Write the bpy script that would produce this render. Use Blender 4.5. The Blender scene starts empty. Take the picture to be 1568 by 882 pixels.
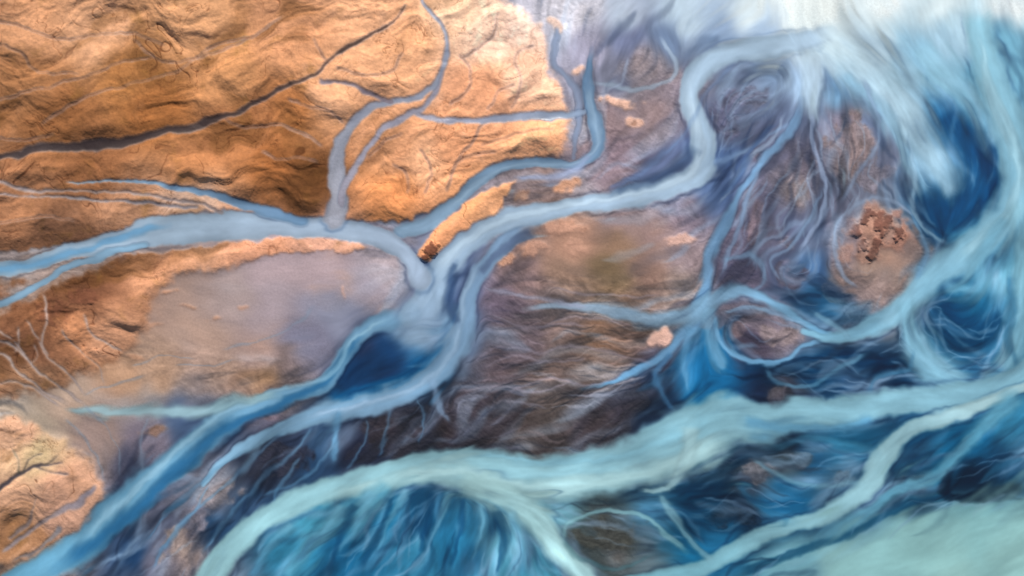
import bpy, math, time
import numpy as np
T0=time.time()
F=np.float32
S=1.25
x0,x1,y0,y1=-130,1698,-90,972
xs=np.arange(x0,x1,S,dtype=F); ys=np.arange(y0,y1,S,dtype=F)
W,H=len(xs),len(ys)
X,Y=np.meshgrid(xs,ys)

# ------------------------------------------------------------- noise
def perlin(x,y,seed):
    r=np.random.RandomState(seed); a=r.rand(256,256)*2*np.pi
    gx=np.cos(a).astype(F); gy=np.sin(a).astype(F)
    xf=np.floor(x); yf=np.floor(y)
    xi=xf.astype(np.int32)&255; yi=yf.astype(np.int32)&255
    fx=(x-xf).astype(F); fy=(y-yf).astype(F)
    u=fx*fx*fx*(fx*(fx*6-15)+10); v=fy*fy*fy*(fy*(fy*6-15)+10)
    x2=(xi+1)&255; y2=(yi+1)&255
    a00=gx[yi,xi]*fx+gy[yi,xi]*fy
    a10=gx[yi,x2]*(fx-1)+gy[yi,x2]*fy
    a01=gx[y2,xi]*fx+gy[y2,xi]*(fy-1)
    a11=gx[y2,x2]*(fx-1)+gy[y2,x2]*(fy-1)
    return ((a00*(1-u)+a10*u)*(1-v)+(a01*(1-u)+a11*u)*v)*1.5
def fbm(x,y,sc,seed,o=4,g=0.5):
    s=0;a=1.;t=0
    for i in range(o):
        s=s+a*perlin(x/sc*(2**i)+13.7*i,y/sc*(2**i)+7.3*i,seed+i); t+=a; a*=g
    return s/t*1.4
def ss(a,b,x):
    t=np.clip((x-a)/(b-a),0,1); return t*t*(3-2*t)
def blur(a,r):
    for ax in (0,1):
        for _ in range(2):
            p=[(0,0)]*a.ndim; p[ax]=(r+1,r)
            c=np.cumsum(np.pad(a,p,mode='edge').astype(np.float64),axis=ax)
            n=a.shape[ax]
            hi=[slice(None)]*a.ndim; lo=[slice(None)]*a.ndim
            hi[ax]=slice(2*r+1,2*r+1+n); lo[ax]=slice(0,n)
            a=((c[tuple(hi)]-c[tuple(lo)])/(2*r+1)).astype(F)
    return a

# ------------------------------------------------------------- colour surveys (sRGB 0-255)
WET="""880 20 195 195 205;950 20 175 190 208;1050 20 180 202 218;1150 20 200 218 226;1250 10 222 233 232;1350 10 216 230 233;1450 10 208 226 231;1540 10 210 224 228;1350 45 190 214 224;1470 40 170 200 214
900 70 150 150 170;960 60 110 120 150;1020 60 100 120 150;1100 50 135 160 190;1170 50 160 185 210;1250 70 200 220 228;1330 70 178 205 220;1400 80 130 176 202;1450 60 150 185 205;1540 70 110 165 190
930 120 120 125 145;990 110 140 130 135;1030 140 135 125 135;1140 110 100 115 140;1180 100 110 135 165;1240 130 140 168 195;1300 130 120 165 200;1370 120 150 190 212;1440 120 125 175 200;1500 120 95 155 185;1550 130 110 165 190
940 190 142 124 128;1000 180 142 124 126;1020 200 124 114 125;1110 190 85 95 120;1150 170 95 105 130;1210 180 90 105 135;1290 180 115 112 130;1330 190 105 120 150;1380 180 150 185 205;1450 190 40 100 145;1500 190 50 115 155;1550 190 110 165 190
950 240 125 110 120;1000 260 70 80 110;1040 220 80 100 140;1110 240 70 95 135;1180 230 90 95 120;1220 250 95 90 105;1300 240 118 108 112;1350 250 110 115 135;1410 250 130 170 195;1460 250 60 115 155;1510 230 15 70 115
950 330 150 130 130;1090 290 90 115 155;1160 300 100 95 115;1210 270 115 108 115;1290 300 100 105 125;1350 290 100 110 130;1420 310 10 55 90;1470 320 10 50 85;1510 300 10 60 100
880 370 165 130 112;950 380 145 118 98;1000 350 155 132 130;1050 330 130 120 135;1140 350 100 95 115;1190 370 95 95 115;1230 350 90 100 130;1290 370 120 110 118;1340 360 160 132 120;1335 410 165 142 130;1370 400 165 135 120;1400 370 130 112 108;1430 350 20 75 115;1480 350 60 120 150
800 420 142 120 120;870 420 145 120 105;930 420 125 105 80;1000 410 135 110 100;1050 400 145 130 135;1040 440 150 135 130;1140 410 90 85 105;1200 420 70 80 105;1240 420 70 105 145;1300 430 135 115 110;1350 440 140 122 118;1360 420 140 125 120;1430 470 10 60 95;1480 440 30 100 140;1540 430 100 160 185
760 460 100 90 105;800 510 90 80 86;860 500 112 96 92;920 520 118 92 75;980 510 125 98 85;1150 500 118 108 118;1150 530 70 65 85;1200 510 125 115 125;1250 460 40 95 135;1320 470 140 125 125;1450 500 5 55 90;1500 490 20 90 130;1550 500 70 130 165
770 560 86 76 82;850 560 100 86 82;930 560 110 90 80;1000 570 50 50 70;1090 570 20 95 145;1150 580 20 35 60;1200 600 50 52 64;1250 570 15 60 95;1310 580 15 50 85;1370 580 15 40 65;1440 570 120 170 190;1500 570 40 100 140;1550 560 60 120 155
720 620 60 54 62;780 650 53 48 54;850 630 84 76 74;900 650 62 55 60;950 620 48 46 56;1000 630 25 40 60;640 640 38 40 52;600 670 44 41 50;580 660 42 40 50;540 690 38 42 60;850 680 60 54 55;800 675 74 66 65;700 680 42 38 46;1090 620 30 110 150
440 400 172 155 160;500 410 168 151 156;590 410 165 154 160;570 450 155 148 160;350 450 160 145 144;260 460 158 136 126;420 470 158 146 153;300 520 170 145 132;400 530 158 138 134;470 520 120 120 140;520 480 130 135 155;250 580 178 146 122;180 570 176 142 116;350 580 156 132 118;430 570 115 102 102;400 585 148 118 92;220 610 150 145 145;100 620 175 154 138;60 650 158 145 130;150 670 150 132 126;230 670 112 105 118;280 650 70 90 120;200 720 74 76 95;140 760 125 116 122;110 720 155 135 126;60 780 170 138 112;40 840 158 126 104
560 540 30 45 75;600 540 25 60 100;640 560 20 84 130;590 570 20 46 78;680 450 60 80 120;700 430 75 95 130;550 580 20 55 92;640 500 140 170 195;690 500 90 120 155
340 640 40 60 90;400 620 90 90 110;300 780 110 110 125;260 810 70 78 98;330 750 125 122 130;400 720 45 50 66;450 690 36 46 66;500 680 60 90 122;480 720 40 70 102;380 770 40 68 98;240 860 95 96 112;280 850 140 125 120;270 820 110 104 112;210 850 30 60 95;330 800 30 60 90
450 840 50 125 158;520 850 28 94 134;480 800 70 145 172;600 800 34 110 148;560 780 70 135 162;650 780 24 72 106;700 850 45 120 158;640 860 70 140 168;780 830 95 155 178;750 780 50 100 128;800 870 70 138 165;850 780 105 160 178
930 820 50 56 56;920 800 58 70 72;1000 790 60 110 140;980 860 90 110 120;960 840 60 66 64;1060 780 15 60 90;1100 740 25 45 60;1150 720 50 60 75;1200 710 70 85 95;1120 690 20 50 75;1250 700 30 80 115;1290 740 50 85 110;1200 760 25 90 130;1130 790 20 40 60;1060 830 20 90 125;1100 830 30 100 140;1290 690 20 85 120;1400 690 20 70 105;1430 700 25 100 140;1480 680 20 90 130;1500 730 10 30 50;1540 700 20 60 90;1550 650 50 120 155;1400 750 40 70 90;1200 670 15 30 50
1400 830 130 176 180;1500 800 115 170 180;1550 850 142 186 186;1300 870 130 176 184;1200 870 105 155 170;1450 870 148 192 190"""
LAND="""50 40 208 150 106;150 60 220 164 120;300 40 222 162 112;450 50 212 150 105;560 30 230 170 124;620 60 230 168 120;750 60 252 210 178;800 40 252 216 190;700 20 250 204 164;800 120 252 200 162;740 130 234 164 118;50 120 158 108 68;200 120 162 108 60;100 180 142 92 53;240 170 152 96 51;350 120 200 140 90;380 190 186 122 75;450 170 178 114 64;500 150 230 170 124;420 250 152 94 50;300 240 180 120 75;150 250 148 97 60;470 280 96 60 32;600 230 232 165 117;650 250 244 180 132;700 220 232 162 114;600 300 212 138 84;810 210 244 174 124;50 320 165 114 78;200 320 178 130 96;80 360 112 78 56;290 322 226 186 156;60 470 140 92 60;90 478 105 68 46;130 440 110 70 48;250 390 208 148 108;400 372 234 165 124;500 375 234 174 142;50 540 110 72 50;120 500 185 126 86;170 520 200 145 108;50 580 148 108 78;40 660 222 170 134;60 690 180 158 118;30 800 216 164 126;100 740 205 155 122;100 800 196 150 122;720 310 242 168 112;750 330 246 178 126;690 350 230 158 108;840 370 205 155 128;955 155 238 188 158;1048 370 215 172 152;1018 522 225 180 158;1330 335 175 130 108;1300 390 178 134 112;1375 350 170 120 98"""  # moor colours; top-centre points brighter, with the warm glow put into them
def parse(s):
    return np.array([[float(v) for v in q.split()] for q in s.replace('\n',';').split(';') if q.strip()],dtype=F)
def interp_pts(P,x,y,soft):
    acc=np.zeros(x.shape+(3,),F); wt=np.zeros(x.shape,F)
    for p in P:
        d2=(x-p[0])**2+(y-p[1])**2+soft*soft
        w=1.0/(d2*d2)*1e6; wt+=w
        acc+=w[...,None]*p[2:5]
    return acc/wt[...,None]/255.
def up(a,xi,yi):
    xa=np.clip(np.floor(xi).astype(int),0,a.shape[1]-2); ya=np.clip(np.floor(yi).astype(int),0,a.shape[0]-2)
    fx=(xi-xa).astype(F); fy=(yi-ya).astype(F)
    if a.ndim==3: fx=fx[None,:,None]; fy=fy[:,None,None]
    else: fx=fx[None,:]; fy=fy[:,None]
    A=a[ya][:,xa];B=a[ya][:,xa+1];C=a[ya+1][:,xa];D=a[ya+1][:,xa+1]
    return ((A*(1-fx)+B*fx)*(1-fy)+(C*(1-fx)+D*fx)*fy).astype(F)

# ------------------------------------------------------------- channels
ST=[]
def st(pts,a,b=None,op=0.9,soft=0.35,guide=False):
    v=[float(q) for q in pts.split()]
    ST.append((np.array(v,F).reshape(-1,3),a,b or a,op,soft,guide))
# -- deep blue underlays
st("600 530 40 560 560 34 520 590 28",(20,60,100),op=.6,soft=.9)
st("700 480 24 690 520 20 650 575 30 570 600 26 500 615 18",(20,95,145),op=.9,soft=.8)
st("1090 500 50 1092 560 80 1090 620 110",(22,100,148),op=.9,soft=.7)
st("1440 170 30 1485 220 44 1505 280 50 1470 325 50 1410 330 36",(12,66,108),op=.9,soft=.6)
st("1400 300 30 1420 350 34 1440 370 20",(10,55,92),op=.8,soft=.7)
st("1420 460 30 1460 500 60 1500 510 50 1540 480 30",(8,58,95),op=.85,soft=.7)
st("1130 560 30 1200 560 24 1300 545 34 1380 560 40 1430 590 20",(12,50,82),op=.8,soft=.8)
st("1250 460 40 1330 490 24 1250 440 30",(30,90,130),op=.6,soft=.9)
st("600 790 60 700 800 60 640 860 70 500 860 70",(30,104,144),op=.5,soft=.9)
st("640 745 30 640 790 30 655 830 16",(20,66,98),op=.8,soft=.8)
st("1060 690 30 1080 740 50 1070 790 50 1050 830 30",(14,56,84),op=.8,soft=.8)
st("1450 715 26 1460 762 16 1568 748 18",(8,25,42),op=.9,soft=.5)
st("1130 880 16 1250 835 14 1330 802 14 1400 765 14 1455 760 10",(20,70,100),op=.8,soft=.5)
st("960 560 14 1010 590 20 1030 640 24 980 665 20",(22,45,72),op=.7,soft=.9)
st("330 625 14 310 665 12 250 715 10",(20,40,70),op=.7,soft=.7)
st("180 740 10 175 770 10 150 800 10",(25,40,65),op=.6,soft=.8)
NU=len(ST)
# -- upper right plume
st("1225 -60 110 1225 10 110 1235 80 70",(220,232,232),op=.85,soft=.95)
st("1240 50 60 1300 95 60 1350 140 56 1400 200 56 1440 265 40 1460 310 10",(190,215,226),(140,178,200),op=.8,soft=.9)
st("1290 110 16 1350 170 20 1385 230 18 1420 300 8",(130,175,202),op=.6,soft=.9)
st("1235 80 40 1245 130 30 1242 190 14",(170,196,214),op=.7,soft=.9)
st("1495 10 30 1502 70 46 1520 130 56 1545 190 60 1556 250 52 1552 305 52 1525 350 54 1475 388 48 1425 428 40 1385 465 40 1340 498 30 1290 515 18 1230 508 10",(135,184,203),(125,175,200),op=.92,soft=.4)
st("1500 60 10 1512 120 14 1542 190 16 1560 260 14 1548 315 16 1515 355 16 1465 392 14",(160,200,214),op=.6,soft=.95)
st("1400 70 30 1450 120 40 1500 170 34 1530 230 20",(140,185,205),op=.6,soft=.9)
st("1385 455 20 1398 520 34 1425 565 46 1480 600 50",(125,175,198),op=.85,soft=.6)
st("1560 300 40 1575 420 46 1560 520 40 1530 570 40",(130,178,195),op=.7,soft=.8)
st("1540 330 20 1500 400 24 1500 440 26 1440 440 16",(110,165,190),op=.7,soft=.8)
st("1545 420 14 1550 470 12 1545 520 10 1560 560 8",(40,95,130),op=.5,soft=.9)
# -- channel from plume (F)
st("1275 48 14 1235 62 30 1150 76 34 1100 90 32 1066 115 36 1056 150 32 1068 185 32 1076 220 38 1074 258 40 1035 284 34 980 298 30 910 310 30 850 325 30 790 335 36 740 357 38 700 388 40 672 420 40 655 460 46 625 485 30",(165,193,215),(148,175,200),op=.96,soft=.22)
st("1055 130 14 1062 185 14 1070 230 16 1050 270 14 980 292 12 860 318 12 770 338 14 700 380 14 665 425 16",(180,204,221),op=.65,soft=.98)
st("640 470 40 660 500 60 700 500 40",(140,168,195),op=.75,soft=.8)
st("625 480 34 590 492 28 555 508 24 522 548 24 492 590 26 430 608 26 350 640 38 300 682 48 240 732 50 180 782 50 130 832 48 70 868 40 10 895 36",(115,158,190),(95,153,183),op=.96,soft=.25)
st("560 505 10 525 545 12 495 585 12 430 618 12 340 660 16 260 735 20 170 812 22 90 870 20",(30,90,135),op=.75,soft=.85)
st("600 486 8 540 520 8 505 572 8 420 600 8 330 640 10 260 700 12 190 765 12 120 830 14",(148,188,209),op=.6,soft=.9)
st("1040 225 14 1020 245 12 980 268 12 930 290 8",(95,110,145),op=.8,soft=.7)
st("1060 220 20 1045 250 16 1000 275 14 940 295 10",(60,85,120),op=.6,soft=.9)
st("820 345 12 778 365 26 742 410 26 720 450 24 714 490 28 702 532 34 662 575 34 600 610 34 530 626 32 470 640 28 420 660 22 350 700 14 310 740 8",(120,150,182),(125,170,198),op=.93,soft=.3)
st("735 400 8 712 450 8 705 500 9 690 545 9 640 590 8 560 618 8 470 640 6",(158,184,208),op=.5,soft=.95)
st("812 348 8 770 380 10 735 420 10",(70,85,115),op=.6,soft=.8)
st("700 400 8 690 430 12 690 470 14 705 500 8",(50,75,110),op=.7,soft=.8)
st("520 630 8 515 670 10 510 710 8",(90,140,175),op=.7,soft=.7)
st("660 580 10 672 620 8 690 650 4",(130,160,190),op=.6,soft=.8)
# -- E
st("905 75 6 900 110 12 902 145 20 908 175 22 915 200 22 918 222 20 905 242 18 870 253 14 830 246 14 790 251 16 750 266 18 715 292 20 685 320 22 655 343 24 615 354 24",(100,134,168),(130,160,185),op=.96,soft=.2)
st("903 130 6 912 190 8 916 225 8 870 252 6 800 250 6 730 282 7 680 325 8",(150,178,200),op=.5,soft=.95)
st("905 235 18 875 262 16 830 270 12 790 272 8",(130,145,175),op=.7,soft=.7)
st("855 40 8 850 75 10 845 95 8 868 118 10 886 145 14 885 180 10 880 215 7 877 240 6",(115,130,155),op=.85,soft=.4)
st("1010 60 6 1032 90 9 1030 120 8 990 135 7 940 132 7 905 125 7",(150,170,190),op=.7,soft=.5)
st("960 90 5 955 120 5 930 140 4",(150,165,190),op=.6,soft=.7)
# -- A
st("-130 420 30 0 412 22 60 400 22 120 383 26 190 366 34 260 352 44 330 348 46 400 345 38 470 347 32 530 352 34 580 365 34 612 382 28 632 402 24 642 425 34",(145,172,190),(150,170,192),op=.97,soft=.14)
st("-130 430 14 0 412 12 60 402 10 130 383 10 200 358 10 260 345 6",(90,145,185),op=.7,soft=.8)
st("-130 480 12 0 463 11 40 448 12 80 425 12 115 405 12 170 388 11 220 375 10",(120,155,180),op=.95,soft=.2)
st("100 279 3 200 277 5 270 285 8 320 298 12 370 312 15 420 325 17 465 338 16",(125,155,180),(110,145,178),op=.95,soft=.2)
st("-130 268 4 0 280 5 60 292 5 150 292 4 230 300 5 300 312 5 340 328 6",(140,130,130),op=.8,soft=.4)
st("-130 300 4 0 298 3 120 305 4 220 312 4 300 318 6",(135,135,145),op=.7,soft=.4)
# -- B
st("640 -60 5 645 0 5 660 18 6 678 40 6 685 70 7 682 100 9 665 128 10 640 145 10 600 155 10 570 165 13 545 185 15 527 210 16 517 240 22 515 270 26 518 300 28 512 335 34",(130,140,160),(150,155,168),op=.95,soft=.2)
st("683 108 5 658 152 9 630 172 10 600 190 9 575 210 8 555 235 8 540 262 9 528 285 12 522 310 10",(140,140,155),op=.95,soft=.2)
st("630 172 8 660 181 9 700 187 9 740 182 10 780 180 12 820 178 16 850 178 16 895 172 6",(150,150,165),(125,145,170),op=.95,soft=.3)
st("740 185 3 722 215 3 700 250 3 685 290 3",(150,115,95),op=.8,soft=.4)
st("490 124 5 530 128 5 565 142 5 600 155 6",(125,115,125),op=.9,soft=.3)
st("-130 250 9 0 240 10 60 228 14 130 224 17 200 214 15 260 200 10 320 188 9 380 165 7 430 138 6 480 118 5 510 90 4 560 60 4 600 35 3 620 10 2",(52,44,46),(75,60,55),op=.92,soft=.4)
for p in ["340 185 2 380 195 3 430 190 3 470 205 3 500 230 3","440 150 2 470 165 2 500 170 2 530 190 2","700 80 2 720 110 2 715 140 2 690 165 2","790 130 2 760 140 2 745 170 2",
  "-20 30 2 20 40 2 100 60 2 180 50 2 260 70 2","60 200 3 80 180 3 130 150 3 200 130 2 270 110 2 330 70 2 400 55 2","200 60 2 240 90 2 300 90 2 380 60 2 440 20 2","-20 155 3 60 140 3 130 120 2 200 95 2 240 90 2",
  "-20 210 3 40 215 2 90 205 2","850 200 2 800 205 2 760 215 2 730 225 2","620 80 2 600 110 3 560 120 2 515 100 2","560 240 2 590 215 2 620 205 2","480 60 2 500 90 2 505 95 3","760 20 2 750 60 2 700 90 2",
  "820 70 2 790 90 2 800 130 2 780 170 2","640 230 2 660 260 2 650 300 2","-20 60 2 30 80 3 60 110 2 130 115 2","120 340 2 60 335 3 -20 345 3","600 250 2 625 270 2 622 300 2","700 250 2 720 240 2 760 235 2",
  "400 230 2 430 245 2 460 240 2 490 250 2"]:
    st(p,(140,92,62),op=.7,soft=.5)
# -- plume left
st("100 626 6 170 630 14 240 630 18 320 628 18 360 612 16 430 606 12",(140,175,185),op=.85,soft=.7)
# -- centre right network
st("1228 150 12 1210 200 12 1170 245 12 1135 290 12 1110 340 14 1088 390 16 1082 430 18 1072 472 26 1050 510 20 1010 548 14 960 575 9 890 596 4",(110,145,180),(95,145,182),op=.9,soft=.5)
st("1240 170 10 1245 220 8 1258 260 8 1263 300 7 1248 345 7 1225 385 5",(140,160,190),op=.75,soft=.55)
st("1200 180 6 1185 215 6 1150 240 7 1120 280 7 1100 310 5",(150,172,198),op=.6,soft=.6)
st("800 472 8 880 468 12 950 480 22 1010 487 26 1060 480 28 1100 456 24 1140 446 18 1190 468 16 1240 500 10 1290 515 8",(140,160,180),(100,155,190),op=.88,soft=.5)
st("740 440 4 790 450 7 850 462 9 900 470 8",(140,145,165),op=.6,soft=.8)
st("1085 470 20 1085 510 22 1100 545 20 1110 570 6",(120,165,195),op=.7,soft=.9)
st("1060 500 14 1050 550 12 1055 600 6",(90,140,175),op=.6,soft=.8)
st("1030 540 12 1005 570 10 1012 600 8 1030 630 4",(70,120,160),op=.7,soft=.7)
st("1160 260 8 1140 320 7 1120 380 7 1110 420 6",(115,140,170),op=.7,soft=.6)
st("1110 400 7 1150 390 7 1170 420 7 1150 450 7",(110,145,175),op=.6,soft=.6)
st("1195 430 5 1180 400 6 1210 380 6 1240 330 6 1260 290 5",(115,140,170),op=.65,soft=.6)
st("1095 480 6 1100 520 9 1140 550 10 1200 552 8 1230 530 7 1260 520 7",(105,155,190),op=.85,soft=.5)
st("1230 505 8 1260 515 12 1310 510 16 1350 500 16",(120,170,195),op=.8,soft=.6)
st("1245 480 7 1285 500 7 1300 520 6",(120,165,190),op=.6,soft=.6)
st("1285 330 5 1275 370 6 1290 420 7 1310 440 4",(130,150,175),op=.6,soft=.7)
st("1390 310 7 1405 350 8 1420 390 8 1400 430 7",(95,140,175),op=.6,soft=.8)
st("1290 330 5 1330 305 6 1370 308 6 1400 330 6",(130,150,175),op=.6,soft=.7)
st("1395 230 8 1400 270 7 1395 310 6 1415 350 6 1450 375 6",(140,175,198),op=.6,soft=.7)
st("1320 120 8 1345 180 7 1340 230 6 1310 270 5 1290 310 4",(130,155,185),op=.5,soft=.7)
st("930 300 6 1000 250 6 1050 200 6 1090 130 8 1130 95 8",(90,120,160),op=.35,soft=.9)
st("1090 250 10 1120 240 9 1170 215 8 1210 190 7",(120,150,185),op=.6,soft=.8)
st("1100 300 8 1130 270 8 1150 230 8 1190 190 6",(60,90,135),op=.6,soft=.8)
st("1130 150 5 1150 115 6 1190 112 5 1200 140 4",(130,155,185),op=.5,soft=.6)
st("1110 480 5 1150 470 5 1200 485 5 1240 500 5",(120,155,185),op=.6,soft=.6)
st("1170 560 5 1190 585 6 1240 590 6 1290 560 6 1330 540 5",(90,140,170),op=.6,soft=.7)
st("1330 600 8 1350 575 7 1390 565 7 1400 540 6",(70,125,160),op=.6,soft=.7)
for p in ["760 520 3 820 540 4 880 530 4 950 545 4 1000 560 4","780 600 3 840 580 4 900 590 4 960 570 4","740 560 4 790 545 5 850 555 4 900 545 3","700 600 4 760 590 5 820 600 4 880 585 3",
          "820 500 3 870 485 4 920 490 4 970 500 3","750 480 3 800 500 4 850 495 4 900 500 3","840 440 3 900 450 4 960 455 4 1010 450 3"]:
    st(p,(140,135,150),op=.4,soft=.9)
# -- lower right
st("1640 540 50 1568 575 44 1500 605 46 1430 610 42 1340 620 42 1240 636 50 1170 642 60 1100 645 80 1035 680 84 960 712 80 880 728 70 800 728 62 720 716 56 640 716 46 560 736 42 480 757 38 420 787 38 370 822 40 330 872 46 300 920 50",(122,170,190),(148,195,204),op=.97,soft=.25)
st("1120 670 30 1000 720 28 880 745 26 780 740 20 700 720 22 600 735 18 500 762 14",(175,210,212),op=.6,soft=.98)
st("1090 640 20 1000 680 16 900 705 14 800 705 10 720 696 8",(120,172,192),op=.5,soft=.95)
st("1140 640 20 1200 655 20 1280 655 16 1340 640 14",(90,150,185),op=.7,soft=.9)
st("700 740 40 760 752 50 815 785 42 850 835 34 885 875 34 920 920 40",(155,195,199),op=.88,soft=.5)
st("600 740 30 560 775 30 520 800 26 470 840 24 430 890 24",(95,160,184),op=.7,soft=.9)
st("1060 650 22 1050 700 24 1030 742 12 980 752 7",(155,192,199),op=.75,soft=.6)
st("1640 570 20 1568 592 16 1500 622 20 1440 642 22 1385 662 26 1350 700 32 1330 742 32 1280 782 26 1220 802 22 1160 822 22 1110 852 26 1050 878 30 960 890 20",(160,190,196),(115,170,186),op=.92,soft=.35)
st("1568 600 30 1520 640 24 1470 690 20 1430 730 18 1370 752 14 1320 790 18 1250 825 14",(95,155,180),op=.8,soft=.6)
st("1568 700 10 1530 715 12 1500 740 5",(40,90,120),op=.5,soft=.8)
st("1340 690 12 1300 680 12 1240 672 10 1180 690 8",(60,120,150),op=.6,soft=.8)
st("1320 740 10 1270 745 10 1210 735 8 1150 700 5",(100,145,165),op=.5,soft=.8)
st("1210 800 10 1160 770 12 1130 740 8",(40,100,135),op=.5,soft=.8)
st("1010 755 7 1030 790 13 1060 830 13 1090 860 10",(120,165,180),op=.7,soft=.6)
st("865 830 7 875 797 8 930 782 8 985 792 8 1020 820 8 1050 845 9",(120,165,175),op=.7,soft=.6)
st("865 825 6 890 855 6 940 870 6 1000 850 5",(70,110,120),op=.5,soft=.8)
st("1640 750 40 1568 800 80 1450 840 90 1350 870 90 1250 900 80",(134,180,182),op=.8,soft=.8)
st("1050 740 14 1100 730 10 1140 700 12 1200 690 10",(15,40,60),op=.5,soft=.8)
for p in ["520 770 18 500 810 14 450 860 8","570 750 16 550 800 12 515 850 6","625 745 14 600 790 12 575 850 6","690 750 12 680 790 10 650 840 5","735 770 14 740 810 10 720 860 6","780 780 14 800 830 12 800 880 8","450 800 14 410 840 12 380 890 10"]:
    st(p,(115,170,192),(70,130,165),op=.65,soft=.9)
for p in ["545 770 12 520 830 10 500 880 8","600 760 12 585 810 10 550 870 8","660 750 14 655 800 12 640 850 8","710 760 10 705 810 10 690 870 8","760 780 10 770 830 10 760 880 8"]:
    st(p,(14,62,98),op=.6,soft=.9)
for p in ["480 650 6 450 690 7 400 735 6 350 790 6 310 850 6","520 660 5 500 700 6 450 740 5 400 760 4","440 660 5 400 690 5 350 740 6 290 790 6 240 850 7","380 690 4 330 720 5 270 770 5 220 830 5",
          "560 640 4 555 680 5 530 720 4","600 630 4 590 660 4 575 700 3","640 610 4 650 640 4 640 680 3","460 700 5 430 740 6 420 770 4","320 740 4 300 780 5 260 820 5 235 870 5"]:
    st(p,(105,150,182),(80,125,160),op=.5,soft=.85)
# delta creeks, lower left
st("-20 765 5 30 727 6 60 712 5 105 704 4",(66,62,70),op=.9,soft=.5)
st("35 725 3 45 705 3 70 692 3",(70,70,66),op=.85,soft=.5)
st("55 714 3 80 718 3 108 726 3",(72,68,72),op=.85,soft=.5)
st("30 728 3 28 708 3 18 688 3",(78,82,66),op=.75,soft=.5)
st("70 709 2 85 700 3 95 690 2",(75,75,70),op=.75,soft=.5)
for p in ["-60 560 4 0 540 4 30 570 4 60 595 5 100 615 6","20 520 3 50 560 4 90 590 4 130 620 5","60 520 3 80 550 3 110 580 4 130 605 4","-40 520 3 10 525 3 35 545 3 70 580 4","72 450 3 74 490 3 66 520 3 80 545 3",
  "-20 590 3 20 585 3 60 600 4 90 620 4","100 500 3 120 530 3 150 560 3 160 590 3","130 480 2 150 510 3 190 540 3","-10 500 2 20 520 3","40 490 2 62 520 3","20 540 2 30 520 2 28 500 2","50 560 2 60 545 2 52 525 2"]:
    st(p,(155,143,140),op=.85,soft=.6)
for p in ["130 605 4 170 590 3 220 575 3","130 620 4 160 650 3 180 690 3 185 730 4","100 640 3 130 670 4 150 710 4 160 740 4","230 640 3 215 680 4 220 720 4","270 560 3 320 560 3 360 550 3","480 470 4 450 500 4 400 520 3 340 535 3","200 560 2 250 545 2 300 550 2"]:
    st(p,(120,140,160),op=.45,soft=.9)
st("0 850 5 40 820 7 80 790 8 120 770 9 150 740 9",(135,130,140),op=.7,soft=.6)
st("20 860 4 60 840 6 100 800 8",(110,120,135),op=.6,soft=.6)
st("10 830 3 40 805 4 50 780 3 60 760 2",(140,125,125),op=.7,soft=.6)
for g in ["1000 600 9 930 630 9 860 690 9","900 590 9 830 630 9 760 690 9","780 590 9 740 640 9 690 690 9","620 620 9 600 660 9 560 710 9",
 "700 600 9 720 640 9 700 690 9","950 650 9 900 670 9 860 690 9","0 20 30 200 60 30 400 40 30 560 20 30","0 130 30 150 110 30 330 80 30 480 60 30",
 "0 190 30 200 160 30 380 130 30 480 90 30","100 260 30 300 220 30 480 200 30","560 100 30 620 110 30 650 60 30","740 0 30 760 80 30 720 160 30",
 "560 310 30 640 280 30 700 230 30 840 200 30","0 350 30 150 330 30 300 320 30","250 420 20 380 450 20 520 500 20","200 480 20 350 540 20 450 570 20",
 "750 500 20 860 540 20 990 530 20","760 570 20 850 560 20 960 540 20","1300 150 20 1290 230 20 1310 300 20","1370 230 20 1360 300 20",
 "1140 130 20 1170 110 20 1200 140 20 1160 180 20 1120 190 20",
 "1150 600 20 1180 580 20 1230 590 20","1300 570 20 1350 560 20 1400 590 20","330 720 20 300 780 20 250 840 20 220 880 20","420 700 20 390 760 20 330 810 20","470 680 20 470 720 20 430 760 20",
 "820 400 20 920 440 20 1040 440 20","850 350 20 950 340 20 1080 310 20","960 210 20 1000 180 20 1040 160 20","1460 180 30 1500 260 30 1470 330 30","1430 480 30 1480 520 30 1530 490 30"]:
    st(g,(0,0,0),guide=True)

def resample(P,step=7.):
    n=len(P); Q=np.vstack([2*P[0]-P[1],P,2*P[-1]-P[-2]]); out=[]
    for i in range(n-1):
        a,b,c,d=Q[i:i+4]; k=max(2,int(np.hypot(*(c-b)[:2])/step))
        for t in np.arange(k)/k:
            out.append(.5*((2*b)+(-a+c)*t+(2*a-5*b+4*c-d)*t*t+(-a+3*b-3*c+d)*t**3))
    out.append(P[-1]); o=np.array(out,F); o[:,2]=np.maximum(o[:,2],1.5); return o
RS=[resample(s[0]) for s in ST]

# ------------------------------------------------------------- flow direction field
G=8
cx=xs[::G]; cy=ys[::G]
CX,CY=np.meshgrid(cx,cy)
seg=[]
for R,s in list(zip(RS,ST))[NU:]:
    R=R[::2] if len(R)>6 else R
    a=R[:-1]; b=R[1:]; m=(a+b)/2; th=np.arctan2(b[:,1]-a[:,1],b[:,0]-a[:,0])
    seg.append(np.stack([m[:,0],m[:,1],np.cos(2*th),np.sin(2*th),np.sqrt(m[:,2])],1))
seg=np.vstack(seg)
c2=np.zeros_like(CX); s2=np.zeros_like(CX)
for q in seg:
    w=q[4]/((CX-q[0])**2+(CY-q[1])**2+200)**1.35*1e4
    c2+=w*q[2]; s2+=w*q[3]
c2=blur(c2.astype(F),1); s2=blur(s2.astype(F),1)
nn=np.hypot(c2,s2)+1e-9; c2/=nn; s2/=nn
an=.28*perlin(CX/110,CY/110,91)+.16*perlin(CX/42,CY/42,92)
an*=2
c2,s2=c2*np.cos(an)-s2*np.sin(an), c2*np.sin(an)+s2*np.cos(an)
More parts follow.
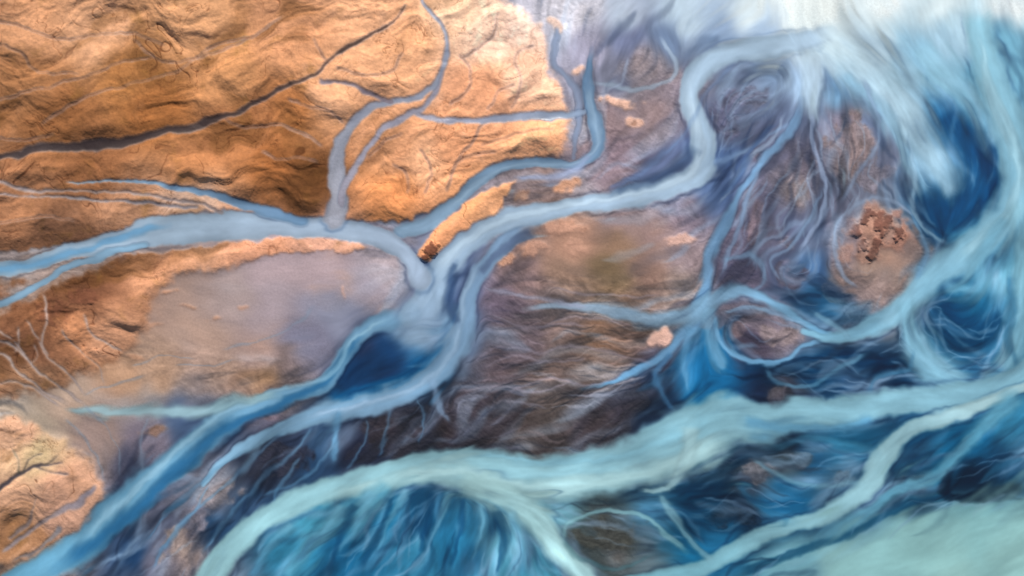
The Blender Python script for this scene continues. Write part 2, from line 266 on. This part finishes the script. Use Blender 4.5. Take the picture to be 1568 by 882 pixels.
xi=np.minimum(np.arange(W)/G,len(cx)-1.001); yi=np.minimum(np.arange(H)/G,len(cy)-1.001)
C2=up(c2,xi,yi); S2=up(s2,xi,yi)
TH=.5*np.arctan2(S2,C2)
DX=np.cos(TH).astype(F); DY=np.sin(TH).astype(F)
IX,IY=np.meshgrid(np.arange(W,dtype=F),np.arange(H,dtype=F))
def lic(fields,n,step):
    acc=[f.copy() for f in fields]; tot=1.
    for sg in (1,-1):
        px=IX.copy(); py=IY.copy(); dx=DX*sg; dy=DY*sg
        for k in range(n):
            px+=dx*step; py+=dy*step
            ii=np.clip((px+.5).astype(np.int32),0,W-1); jj=np.clip((py+.5).astype(np.int32),0,H-1)
            li=jj*W+ii
            ndx=DX.ravel()[li]; ndy=DY.ravel()[li]
            sgn=np.where(ndx*dx+ndy*dy<0,F(-1),F(1)); dx=ndx*sgn; dy=ndy*sgn
            w=F(.5+.5*math.cos(math.pi*(k+1)/(n+1)))
            for a,f in zip(acc,fields):
                a+= w*(f.reshape(-1,3)[li] if f.ndim==3 else f.ravel()[li])
            if sg==1: tot+=2*w
    return [a/F(tot) for a in acc]
rng=np.random.RandomState(5)
w1=rng.randn(H,W).astype(F); w2=blur(rng.randn(H,W).astype(F),3); w3=blur(rng.randn(H,W).astype(F),8)
n1,=lic([blur(w1,1)],9,1.0)
n2,n3=lic([w2,w3],22,1.8)
def nrm(a): return (a-a.mean())/a.std()
n1,n2,n3=nrm(n1),nrm(n2),nrm(n3)
print("lic",time.time()-T0)

# ------------------------------------------------------------- wet colours
wx=fbm(X,Y,60,11,4)*11; wy=fbm(X,Y,60,21,4)*11
h2=3
xi=np.minimum(np.arange(W)/h2,(W+h2-1)//h2-1.001); yi=np.minimum(np.arange(H)/h2,(H+h2-1)//h2-1.001)
Cw=up(interp_pts(parse(WET),(X+wx*1.9)[::h2,::h2],(Y+wy*1.9)[::h2,::h2],11),xi,yi)
Cl=up(interp_pts(parse(LAND),(X+wx*1.3)[::h2,::h2],(Y+wy*1.3)[::h2,::h2],14),xi,yi)
def gz(x,y,rx,ry): return np.exp(-(((X-x)/rx)**2+((Y-y)/ry)**2))
wisp=np.full((H,W),.9,F)
for x,y,rx,ry,v in [(380,450,240,110,.12),(150,640,150,90,.25),(1450,860,260,80,.06),(1280,-10,330,80,.06),(930,380,150,60,.25),(980,170,60,60,.4),(1500,60,100,80,.3),(1345,375,60,60,.15)]:
    g=np.minimum(gz(x,y,rx,ry)*1.5,1); wisp=wisp*(1-g)+v*g
pale=np.array([150,178,203],F)/255
mud=ss(.13,.0,Cw[...,2]-Cw[...,0])
mott=fbm(X+wx*2,Y+wy*2,48,201,4,.55)
Cw=Cw*(1+.20*mott*(.35+wisp*.65))[...,None]
grey=ss(.1,.9,fbm(X-wx*2,Y+wy*3,70,211,4,.5))*wisp*.32
Cw=Cw*(1-grey[...,None])+np.array([.56,.60,.68],F)*grey[...,None]
warm=ss(.15,.8,fbm(X+wy*3,Y+wx*2,70,221,4,.6))*.40*mud
Cw=Cw*(1-warm[...,None])+(Cw.mean(-1,keepdims=True)*np.array([1.22,.95,.78],F))*warm[...,None]
m=ss(.6,2.4,n3+.4*n2)*wisp*.34
Cw=Cw*(1-m[...,None])+pale*m[...,None]
m=ss(.6,2.4,-n3-.3*n2)*wisp*.42
Cw=Cw*(1-m[...,None])+Cw*np.array([.4,.5,.62],F)*m[...,None]
Cw=np.clip(Cw,0.01,1)
Cw=.2*Cw+.8*lic([Cw],12,1.2)[0]
grav=fbm(X+wx*2,Y+wy*2,13,261,4,.65)
rdg=1-np.abs(fbm(X+wy*2.5,Y+wx*2.5,30,271,4,.55))*2.6
# submerged / emergent gravel bars between the braids
BAR=np.zeros((H,W),F)
for x,y,rx,ry,r_,g_,b_ in [(1160,345,18,42,118,104,112),(1212,285,26,26,122,112,114),(1305,215,34,50,128,112,112),(1190,598,26,15,92,88,96),(1195,512,40,18,132,120,122),(1128,512,20,16,120,106,112),
    (1112,175,24,40,84,86,108),(1150,150,34,22,96,100,120),(1165,716,34,18,96,96,102),(1225,700,22,12,80,92,104),(930,822,54,26,62,64,60),(1285,440,26,20,132,116,112),(1205,425,24,18,88,84,100),(1205,375,20,20,108,104,118),
    (1330,475,36,14,146,128,124),(1105,720,30,18,28,42,54),(1130,790,50,24,24,40,56),(1290,742,26,14,70,92,108),(330,752,40,22,132,126,130),(272,835,30,26,142,128,122),(305,795,22,18,118,114,124),(400,632,40,8,104,94,104),
    (590,655,44,22,48,44,52),(430,700,50,24,44,46,60),(1340,270,30,24,118,112,122),(1400,740,30,10,52,72,88),(215,742,20,10,130,112,108),(1160,245,14,18,104,100,118)]:
    e=1-((X+wx*1.6-x)/rx)**2-((Y+wy*1.6-y)/ry)**2+.9*fbm(X,Y,26,301,4,.6)+.18*n2
    m=ss(-.05,.65,e)*.8*ss(3.5,1.8,((X-x)/rx)**2+((Y-y)/ry)**2)
    c=np.array([r_,g_,b_],F)/255*(1+.22*grav+.12*mott)[...,None]
    Cw=Cw*(1-m[...,None])+c*m[...,None]; BAR=np.maximum(BAR,m)
gm=np.maximum(mud*ss(.15,.6,wisp),BAR)
Cw=Cw*(1+gm*(.14*grav+.10*(rdg-.45)))[...,None]
# ---- channels
sx=X+wx*.42+fbm(X,Y,22,31,3)*2.6; sy=Y+wy*.42+fbm(X,Y,22,41,3)*2.6
wmod=fbm(X,Y,48,311,3)
core=np.zeros((H,W),F); landcut=np.zeros((H,W),F)
def stamp(R,ca,cb,op,soft,kind,jit=.28):
    mw=R[:,2].max(); ext=(.5+soft)+(.35 if kind==1 else 0)
    pad=mw*ext+12
    i0=max(0,int((R[:,0].min()-pad-x0)/S)); i1=min(W,int((R[:,0].max()+pad-x0)/S)+1)
    j0=max(0,int((R[:,1].min()-pad-y0)/S)); j1=min(H,int((R[:,1].max()+pad-y0)/S)+1)
    if i1<=i0+1 or j1<=j0+1: return
    rb=np.full((j1-j0,i1-i0),9.,F); tb=np.zeros((j1-j0,i1-i0),F)
    n=len(R)-1
    for k in range(n):
        a=R[k];b=R[k+1]; pw=max(a[2],b[2])*ext+12
        ia=max(i0,int((min(a[0],b[0])-pw-x0)/S)); ib=min(i1,int((max(a[0],b[0])+pw-x0)/S)+1)
        ja=max(j0,int((min(a[1],b[1])-pw-y0)/S)); jb=min(j1,int((max(a[1],b[1])+pw-y0)/S)+1)
        if ib<=ia or jb<=ja: continue
        px=sx[ja:jb,ia:ib]-a[0]; py=sy[ja:jb,ia:ib]-a[1]; ex=b[0]-a[0]; ey=b[1]-a[1]
        t=np.clip((px*ex+py*ey)/(ex*ex+ey*ey+1e-6),0,1)
        r=np.hypot(px-t*ex,py-t*ey)/((a[2]+(b[2]-a[2])*t)*.5)
        v=rb[ja-j0:jb-j0,ia-i0:ib-i0]; tv=tb[ja-j0:jb-j0,ia-i0:ib-i0]
        mk=r<v; v[mk]=r[mk]; tv[mk]=((k+t)/n)[mk]
    sl=(slice(j0,j1),slice(i0,i1))
    rb=rb*(1+jit*soft*n2[sl]+.20*wmod[sl])
    fade=ss(0,.12,tb)*ss(0,.12,1-tb) if kind==2 else (ss(0,.06,tb)*ss(0,.08,1-tb)*.8+.2 if soft>.45 else ss(0,.045,tb)*.85+.15)
    c=Cw[sl]
    if kind==1 and soft<.56:
        side=.5+.5*np.clip(n3[sl],-1,1)
        e=np.exp(-((rb-1.22)/.20)**2)*.45*side*ss(6,16,mw)*ss(0,.08,tb)
        c=c*(1-e[...,None])+c*np.array([.35,.45,.58],F)*e[...,None]
    al=(1-ss(1-soft,1+soft,rb))*op*fade
    col=(np.array(ca,F)*(1-tb[...,None])+np.array(cb,F)*tb[...,None])/255.
    if kind==1: col=col*(1+.045*n3[sl]+.015*n2[sl]-.11*ss(.3,1.,rb))[...,None]
    Cw[sl]=c*(1-al[...,None])+col*al[...,None]
    if kind==1:
        core[sl]=np.maximum(core[sl],al*(.6+.4*(soft<.5)))
        if soft<=.6: landcut[sl]=np.maximum(landcut[sl],ss(.15,.7,al))
for k in range(NU):
    s=ST[k]; stamp(RS[k],s[1],s[2],s[3],s[4],0)
def trace(x,y,L,w,seed,wob=1.):
    ph=seed*1.7; pts=[]
    for sg in (1,-1):
        px,py=x,y; i=int((px-x0)/S); j=int((py-y0)/S); dx,dy=DX[j,i]*sg,DY[j,i]*sg; half=[]
        for q in range(int(L/2/6)):
            ang=wob*(.45*math.sin(q*.2*sg+ph)+.22*math.sin(q*.5+ph*2.1)); ca,sa=math.cos(ang),math.sin(ang)
            px+=(dx*ca-dy*sa)*6; py+=(dx*sa+dy*ca)*6
            i=int((px-x0)/S); j=int((py-y0)/S)
            if not(0<=i<W and 0<=j<H): break
            nx,ny=DX[j,i],DY[j,i]
            if nx*dx+ny*dy<0: nx,ny=-nx,-ny
            dx,dy=nx,ny; half.append((px,py))
        pts=half if sg==1 else half[::-1]+[(x,y)]+pts
    if len(pts)<6: return None
    p=np.array(pts,F); t=np.linspace(0,1,len(p)); wd=w*(.25+.75*np.sin(math.pi*t)*(1+.4*np.sin(t*9+ph)))
    return np.concatenate([p,np.maximum(wd,1.2)[:,None].astype(F)],1)
rr=np.random.RandomState(23)
def threads(n,boxes,wr,Lr,pale_p,opr,softr,wob,mudonly=False):
    c_=0; tries=0
    while c_<n and tries<n*12:
        tries+=1
        b_=boxes[rr.randint(len(boxes))]
        x=rr.uniform(b_[0],b_[2]); y=rr.uniform(b_[1],b_[3])
        i=int((x-x0)/S); j=int((y-y0)/S)
        if rr.rand()>wisp[j,i]*1.1 or (x<880 and y<330) or (x<620 and y<600 and x+1.2*y<1150): continue
        if mudonly and mud[j,i]<.3: continue
        R=trace(x,y,rr.uniform(*Lr),rr.uniform(*wr),rr.rand()*20,wob); c_+=1
        if R is None: continue
        b=Cw[j,i]*255
        if rr.rand()<pale_p:
            if mudonly: a=b*1.35+np.array([12,12,14])
            else:
                a=np.array([138,168,196])+rr.uniform(-16,16); a=a*.68+b*.32*1.2
            op=rr.uniform(*opr)
        else:
            a=b*np.array([.40,.48,.58]); op=rr.uniform(*opr)
        stamp(R,a,a,op,rr.uniform(*softr),2,jit=.15)
ALL=[(-60,-30,1640,930)]; RIGHT=[(1080,100,1300,560),(1100,150,1440,560),(1240,480,1560,620)]; LOW=[(120,620,640,900),(540,760,1400,900),(1040,680,1560,800)]
threads(190,ALL,(8,20),(100,260),.55,(.2,.45),(.75,.98),1.)
threads(75,RIGHT,(5,12),(80,200),.65,(.25,.55),(.7,.98),1.2)
threads(70,RIGHT,(2.5,5),(60,160),.7,(.2,.48),(.65,.95),1.4)
threads(60,LOW,(5,11),(70,190),.5,(.25,.5),(.75,.98),1.)
threads(60,LOW,(2.5,5),(60,150),.55,(.2,.45),(.7,.95),1.)
threads(130,[(530,590,1040,700),(740,470,1040,600)],(1.8,5.5),(35,110),.42,(.22,.5),(.6,.95),.8,True)
for k in range(NU,len(ST)):
    s=ST[k]
    if not s[5]: stamp(RS[k],s[1],s[2],s[3],s[4],1)
print("streams",time.time()-T0)
sm,=lic([Cw],5,1.0)
Cw=.5*Cw+.5*sm
amp=wisp*(1-.8*core)*(1-.5*BAR)
L=1+amp*(.022*n1+.05*n2+.05*n3)+.006*n1
Cw=Cw*np.clip(L,.4,1.6)[...,None]
gate=ss(-.1,.6,fbm(X,Y,55,231,3))
fil=np.exp(-((n2-.9)/.5)**2)*ss(-.2,.8,n3)*amp*.18*gate
Cw=Cw*(1-fil[...,None])+pale*1.03*fil[...,None]
fil2=np.exp(-((n2+1.1)/.5)**2)*ss(-.3,1.,-n3)*amp*.28
Cw=Cw*(1-fil2[...,None])+Cw*np.array([.35,.45,.6],F)*fil2[...,None]
Cw=Cw+.08*(Cw-.45)
Cw=np.clip(Cw,.015,1)

# ------------------------------------------------------------- land mask
def poly(s,sxx,syy):
    P=np.array([float(v) for v in s.split()],F).reshape(-1,2)
    ins=np.zeros((H,W),bool)
    for k in range(len(P)):
        (ax,ay),(bx,by)=P[k],P[(k+1)%len(P)]
        if ay==by: continue
        c=((ay>syy)!=(by>syy))&(sxx<(bx-ax)*(syy-ay)/(by-ay)+ax); ins^=c
    return ins
lx=X+wx*.8+fbm(X,Y,16,51,3)*4; ly=Y+wy*.8+fbm(X,Y,16,61,3)*4
land=np.zeros((H,W),bool)
for p in ["-400 -300 740 -300 750 -20 780 8 830 40 842 75 838 110 862 128 866 160 868 200 866 236 830 240 790 242 750 256 712 280 685 308 655 330 600 338 500 334 330 325 250 335 190 350 100 376 -400 400",
          "745 290 790 278 772 300 778 325 725 345 695 368 662 402 640 388 660 357 700 322",
          "-400 500 0 474 60 450 120 418 190 393 300 378 400 366 470 362 540 370 562 386 530 388 470 386 400 392 350 410 290 416 245 438 230 475 212 520 175 562 120 580 60 604 -400 640",
          "-400 650 30 640 90 664 130 695 158 750 172 800 120 838 40 860 -400 900",
          "-400 425 0 428 55 424 60 430 0 450 -400 460", "120 398 185 380 192 386 150 398"]:
    land|=poly(p,lx,ly)
land=land.astype(F)
softz=np.clip(ss(384,415,Y)*ss(640,560,X)+ss(730,790,X)*ss(120,60,Y)+ss(825,850,X),0,1)
lw=blur(land,9)
soft_l=ss(.25,.85,lw+.5*fbm(X,Y,26,181,5,.62)*ss(0.02,.3,lw)*ss(1.0,.8,lw))
land=land*(1-softz)+soft_l*softz
for x,y,rx,ry,k in [(870,284,26,12,.9),(955,157,34,11,.9),(970,188,18,9,.85),(1048,370,28,12,.85),(1018,522,28,20,.9),(857,38,14,12,.8),(880,105,14,10,.8),(815,378,32,20,.7),(862,352,34,14,.6),(775,400,14,10,.7),
     (1340,358,56,46,.7),(1298,380,20,20,.6),(240,658,22,9,.6),(330,490,26,4,.6),(260,445,22,4,.6),(208,750,12,7,.8),(100,838,16,10,.9),(800,300,20,10,.5),(530,445,4,13,.6),(885,378,16,10,.5),(290,470,14,3,.5),(225,500,22,4,.5),(210,545,20,4,.5),(370,470,12,3,.5)]:
    e=1-((X+wx*1.2-x)/rx)**2-((Y+wy*1.2-y)/ry)**2
    e=e+fbm(X,Y,24,71,4,.55)*1.2
    land=np.maximum(land,ss(0,.7,e)*k*ss(4.,2.,((X-x)/rx)**2+((Y-y)/ry)**2))
land=land*(1-landcut)
landb=blur(land,1)
lsoft=blur(land,10)
rock=np.zeros((H,W),F)
for x,y,rx,ry,k in [(1322,333,26,14,.9),(1352,345,15,25,.9),(1342,388,14,28,.9),(1374,352,12,16,.85),(1306,352,12,16,.8),(1320,375,10,12,.7),(663,380,14,12,.8),(655,392,10,8,.8),(85,480,34,22,.3),(130,455,30,14,.3)]:
    e=1-((X+wx*.8-x)/rx)**2-((Y+wy*.8-y)/ry)**2+fbm(X,Y,13,77,4,.6)*1.1
    rock=np.maximum(rock,ss(.05,.8,e)*k*ss(3.,1.6,((X-x)/rx)**2+((Y-y)/ry)**2))
rock*=ss(.2,.5,blur(land,4))
# ------------------------------------------------------------- relief (metres) of the moorland
ang=-.28
U=(X*math.cos(ang)+Y*math.sin(ang)); V=(-X*math.sin(ang)+Y*math.cos(ang))
qx=fbm(X,Y,120,101,3)*40; qy=fbm(X,Y,120,111,3)*40
big=fbm((U+qx)*.5,V+qy,95,121,4,.40)
mid=fbm((U+qx*1.4)*.6,V+qy*1.4,34,131,4,.5)
vm_=ss(-.1,.5,fbm(X,Y,110,241,3))
vein=np.exp(-(fbm((U+qx*2)*.5,V+qy*2,75,141,4,.55)/.018)**2)*(.25+.75*vm_)
vein2=np.exp(-(fbm((U+qx),V-qy,40,151,4,.6)/.03)**2)*ss(-.0,.6,fbm(X,Y,80,251,3))
vein3=np.exp(-(fbm((U-qx)*.9,V+qy,26,281,3,.6)/.03)**2)*ss(.0,.6,fbm(X,Y,90,291,3))*.6
fine=fbm(X,Y,10,161,4,.65)
relief=lsoft*lsoft*(2.8+7.2*big+1.15*mid-.45*vein-.3*vein2-.2*vein3+.14*n3+.06*n2)+fine*.20*landb
Z=relief+landb*.6+rock*1.5
Z=Z+(1-landb)*(.04*n2+.06*n3)*wisp+(1-landb)*gm*(1-core)*(.26*grav+.18*rdg)
# ------------------------------------------------------------- land colour
Cl=Cl*(1+.07*fine+.08*big+.02*n1+.03*n2)[...,None]
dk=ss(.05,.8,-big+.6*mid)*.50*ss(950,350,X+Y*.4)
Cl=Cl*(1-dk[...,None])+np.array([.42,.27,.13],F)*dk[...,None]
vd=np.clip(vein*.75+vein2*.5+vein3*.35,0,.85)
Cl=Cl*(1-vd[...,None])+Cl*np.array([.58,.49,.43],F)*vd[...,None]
olive=ss(.2,1.,fbm(X,Y,50,171,5,.6))*.35*ss(700,450,X)
Cl=Cl*(1-olive[...,None])+np.array([.52,.38,.15],F)*olive[...,None]
silt=ss(.25,1.,fbm(X,Y,60,191,5,.6))*(.12+.28*ss(350,600,X))
Cl=Cl*(1-silt[...,None])+np.array([.88,.72,.61],F)*silt[...,None]
gl=Cl.mean(-1,keepdims=True); Cl=Cl*.94+gl*.06
rc=np.array([.34,.19,.15],F)*(1+.35*fine)[...,None]
Cl=Cl*(1-.85*rock[...,None])+rc*.85*rock[...,None]
C=Cw*(1-landb[...,None])+Cl*landb[...,None]
C=np.clip(C,.01,.97)
lin=np.where(C<=.04045,C/12.92,((C+.055)/1.055)**2.4).astype(F)
KW=np.array([1.0,.97,.95],F); KL=np.array([1.02,1.01,1.06],F)
lin=lin*(KW*(1-landb[...,None])+KL*landb[...,None])
lin=np.clip(lin,0.002,.93)
label=np.where(landb>.5,0,np.where(C[...,2]-C[...,0]>.09,2,1))
print("fields",time.time()-T0)

# ------------------------------------------------------------- extend the sheet to the horizon
NR=12
g=np.cumsum(4*1.9**np.arange(NR)).astype(F)
exs=np.concatenate([xs[0]-g[::-1],xs,xs[-1]+g]); eys=np.concatenate([ys[0]-g[::-1],ys,ys[-1]+g])
pd=((NR,NR),(NR,NR))
Zp=np.pad(Z,pd,mode='edge'); Lp=np.pad(label,pd,mode='edge'); Cp=np.pad(lin,pd+((0,0),),mode='edge')
EX,EY=np.meshgrid(exs,eys)
M=0.5
co=np.stack([(EX-784)*M,(441-EY)*M,Zp],-1).reshape(-1,3).astype(F)
HH,WW=EX.shape
idx=np.arange(HH*WW).reshape(HH,WW)
quads=np.stack([idx[:-1,:-1],idx[1:,:-1],idx[1:,1:],idx[:-1,1:]],-1).reshape(-1,4)
ql=Lp[:-1,:-1].ravel()
cols=np.concatenate([Cp.reshape(-1,3),np.ones((HH*WW,1),F)],1)

def build(name,mask,mat):
    q=quads[mask]; used=np.zeros(HH*WW,bool); used[q.ravel()]=True
    rm=np.cumsum(used)-1; v=co[used]; c=cols[used]; q=rm[q].astype(np.int32)
    me=bpy.data.meshes.new(name)
    me.vertices.add(len(v)); me.vertices.foreach_set("co",v.ravel())
    me.loops.add(q.size); me.loops.foreach_set("vertex_index",q.ravel())
    me.polygons.add(len(q)); me.polygons.foreach_set("loop_start",np.arange(0,q.size,4,dtype=np.int32))
    me.polygons.foreach_set("use_smooth",np.ones(len(q),bool))
    me.update(calc_edges=True)
    at=me.attributes.new("sediment","FLOAT_COLOR","POINT"); at.data.foreach_set("color",c.astype(F).ravel())
    ob=bpy.data.objects.new(name,me); bpy.context.scene.collection.objects.link(ob); me.materials.append(mat)
    return ob
def mat(name,rough,spec,nscale,namp,bscale,bstr,bdist):
    m=bpy.data.materials.new(name); m.use_nodes=True; nt=m.node_tree; N=nt.nodes; Lk=nt.links
    b=N["Principled BSDF"]; b.inputs["Roughness"].default_value=rough; b.inputs["Specular IOR Level"].default_value=spec
    a=N.new("ShaderNodeAttribute"); a.attribute_name="sediment"
    tc=N.new("ShaderNodeTexCoord")
    no=N.new("ShaderNodeTexNoise"); no.inputs["Scale"].default_value=nscale; no.inputs["Detail"].default_value=5; no.inputs["Roughness"].default_value=.65
    Lk.new(tc.outputs["Object"],no.inputs["Vector"])
    mr=N.new("ShaderNodeMapRange"); mr.inputs["From Min"].default_value=.25; mr.inputs["From Max"].default_value=.75
    mr.inputs["To Min"].default_value=1-namp; mr.inputs["To Max"].default_value=1+namp
    Lk.new(no.outputs["Fac"],mr.inputs["Value"])
    vm=N.new("ShaderNodeVectorMath"); vm.operation='SCALE'
    Lk.new(a.outputs["Color"],vm.inputs[0]); Lk.new(mr.outputs["Result"],vm.inputs["Scale"])
    Lk.new(vm.outputs["Vector"],b.inputs["Base Color"])
    n2=N.new("ShaderNodeTexNoise"); n2.inputs["Scale"].default_value=bscale; n2.inputs["Detail"].default_value=4
    Lk.new(tc.outputs["Object"],n2.inputs["Vector"])
    bp=N.new("ShaderNodeBump"); bp.inputs["Strength"].default_value=bstr; bp.inputs["Distance"].default_value=bdist
    Lk.new(n2.outputs["Fac"],bp.inputs["Height"]); Lk.new(bp.outputs["Normal"],b.inputs["Normal"])
    return m
build("moorland_terrain",ql==0,mat("tundra_moss",.95,.1,.35,.16,.5,.45,.7))
build("mudflat",ql==1,mat("wet_silt",.6,.3,.5,.12,.5,.3,.35))
build("river",ql==2,mat("silty_glacial_water",.4,.4,.2,.03,.2,.05,.3))

# ------------------------------------------------------------- light
el=math.radians(37); az=math.radians(8)
sun=bpy.data.lights.new("sun","SUN"); sun.energy=5.0; sun.angle=math.radians(.6); sun.color=(1,.93,.84)
so=bpy.data.objects.new("sun",sun); bpy.context.scene.collection.objects.link(so)
from mathutils import Vector
d=Vector((math.sin(az)*math.cos(el),math.cos(az)*math.cos(el),math.sin(el)))
so.rotation_euler=d.to_track_quat('Z','Y').to_euler(); so.location=(0,0,500)
w=bpy.data.worlds.new("World"); bpy.context.scene.world=w; w.use_nodes=True
nt=w.node_tree; bg=nt.nodes["Background"]; sk=nt.nodes.new("ShaderNodeTexSky"); sk.sky_type='NISHITA'; sk.sun_disc=False
sk.sun_elevation=el; sk.sun_rotation=az; nt.links.new(sk.outputs[0],bg.inputs[0]); bg.inputs[1].default_value=.08
sc=bpy.context.scene
sc.view_settings.view_transform='Standard'; sc.view_settings.look='None'; sc.view_settings.exposure=0
cam=bpy.data.cameras.new("camera"); cam.sensor_width=36; cam.lens=36*1000/784; cam.clip_start=1; cam.clip_end=60000
cob=bpy.data.objects.new("camera",cam); cob.location=(0,0,1000); sc.collection.objects.link(cob); sc.camera=cob
print("done",time.time()-T0)
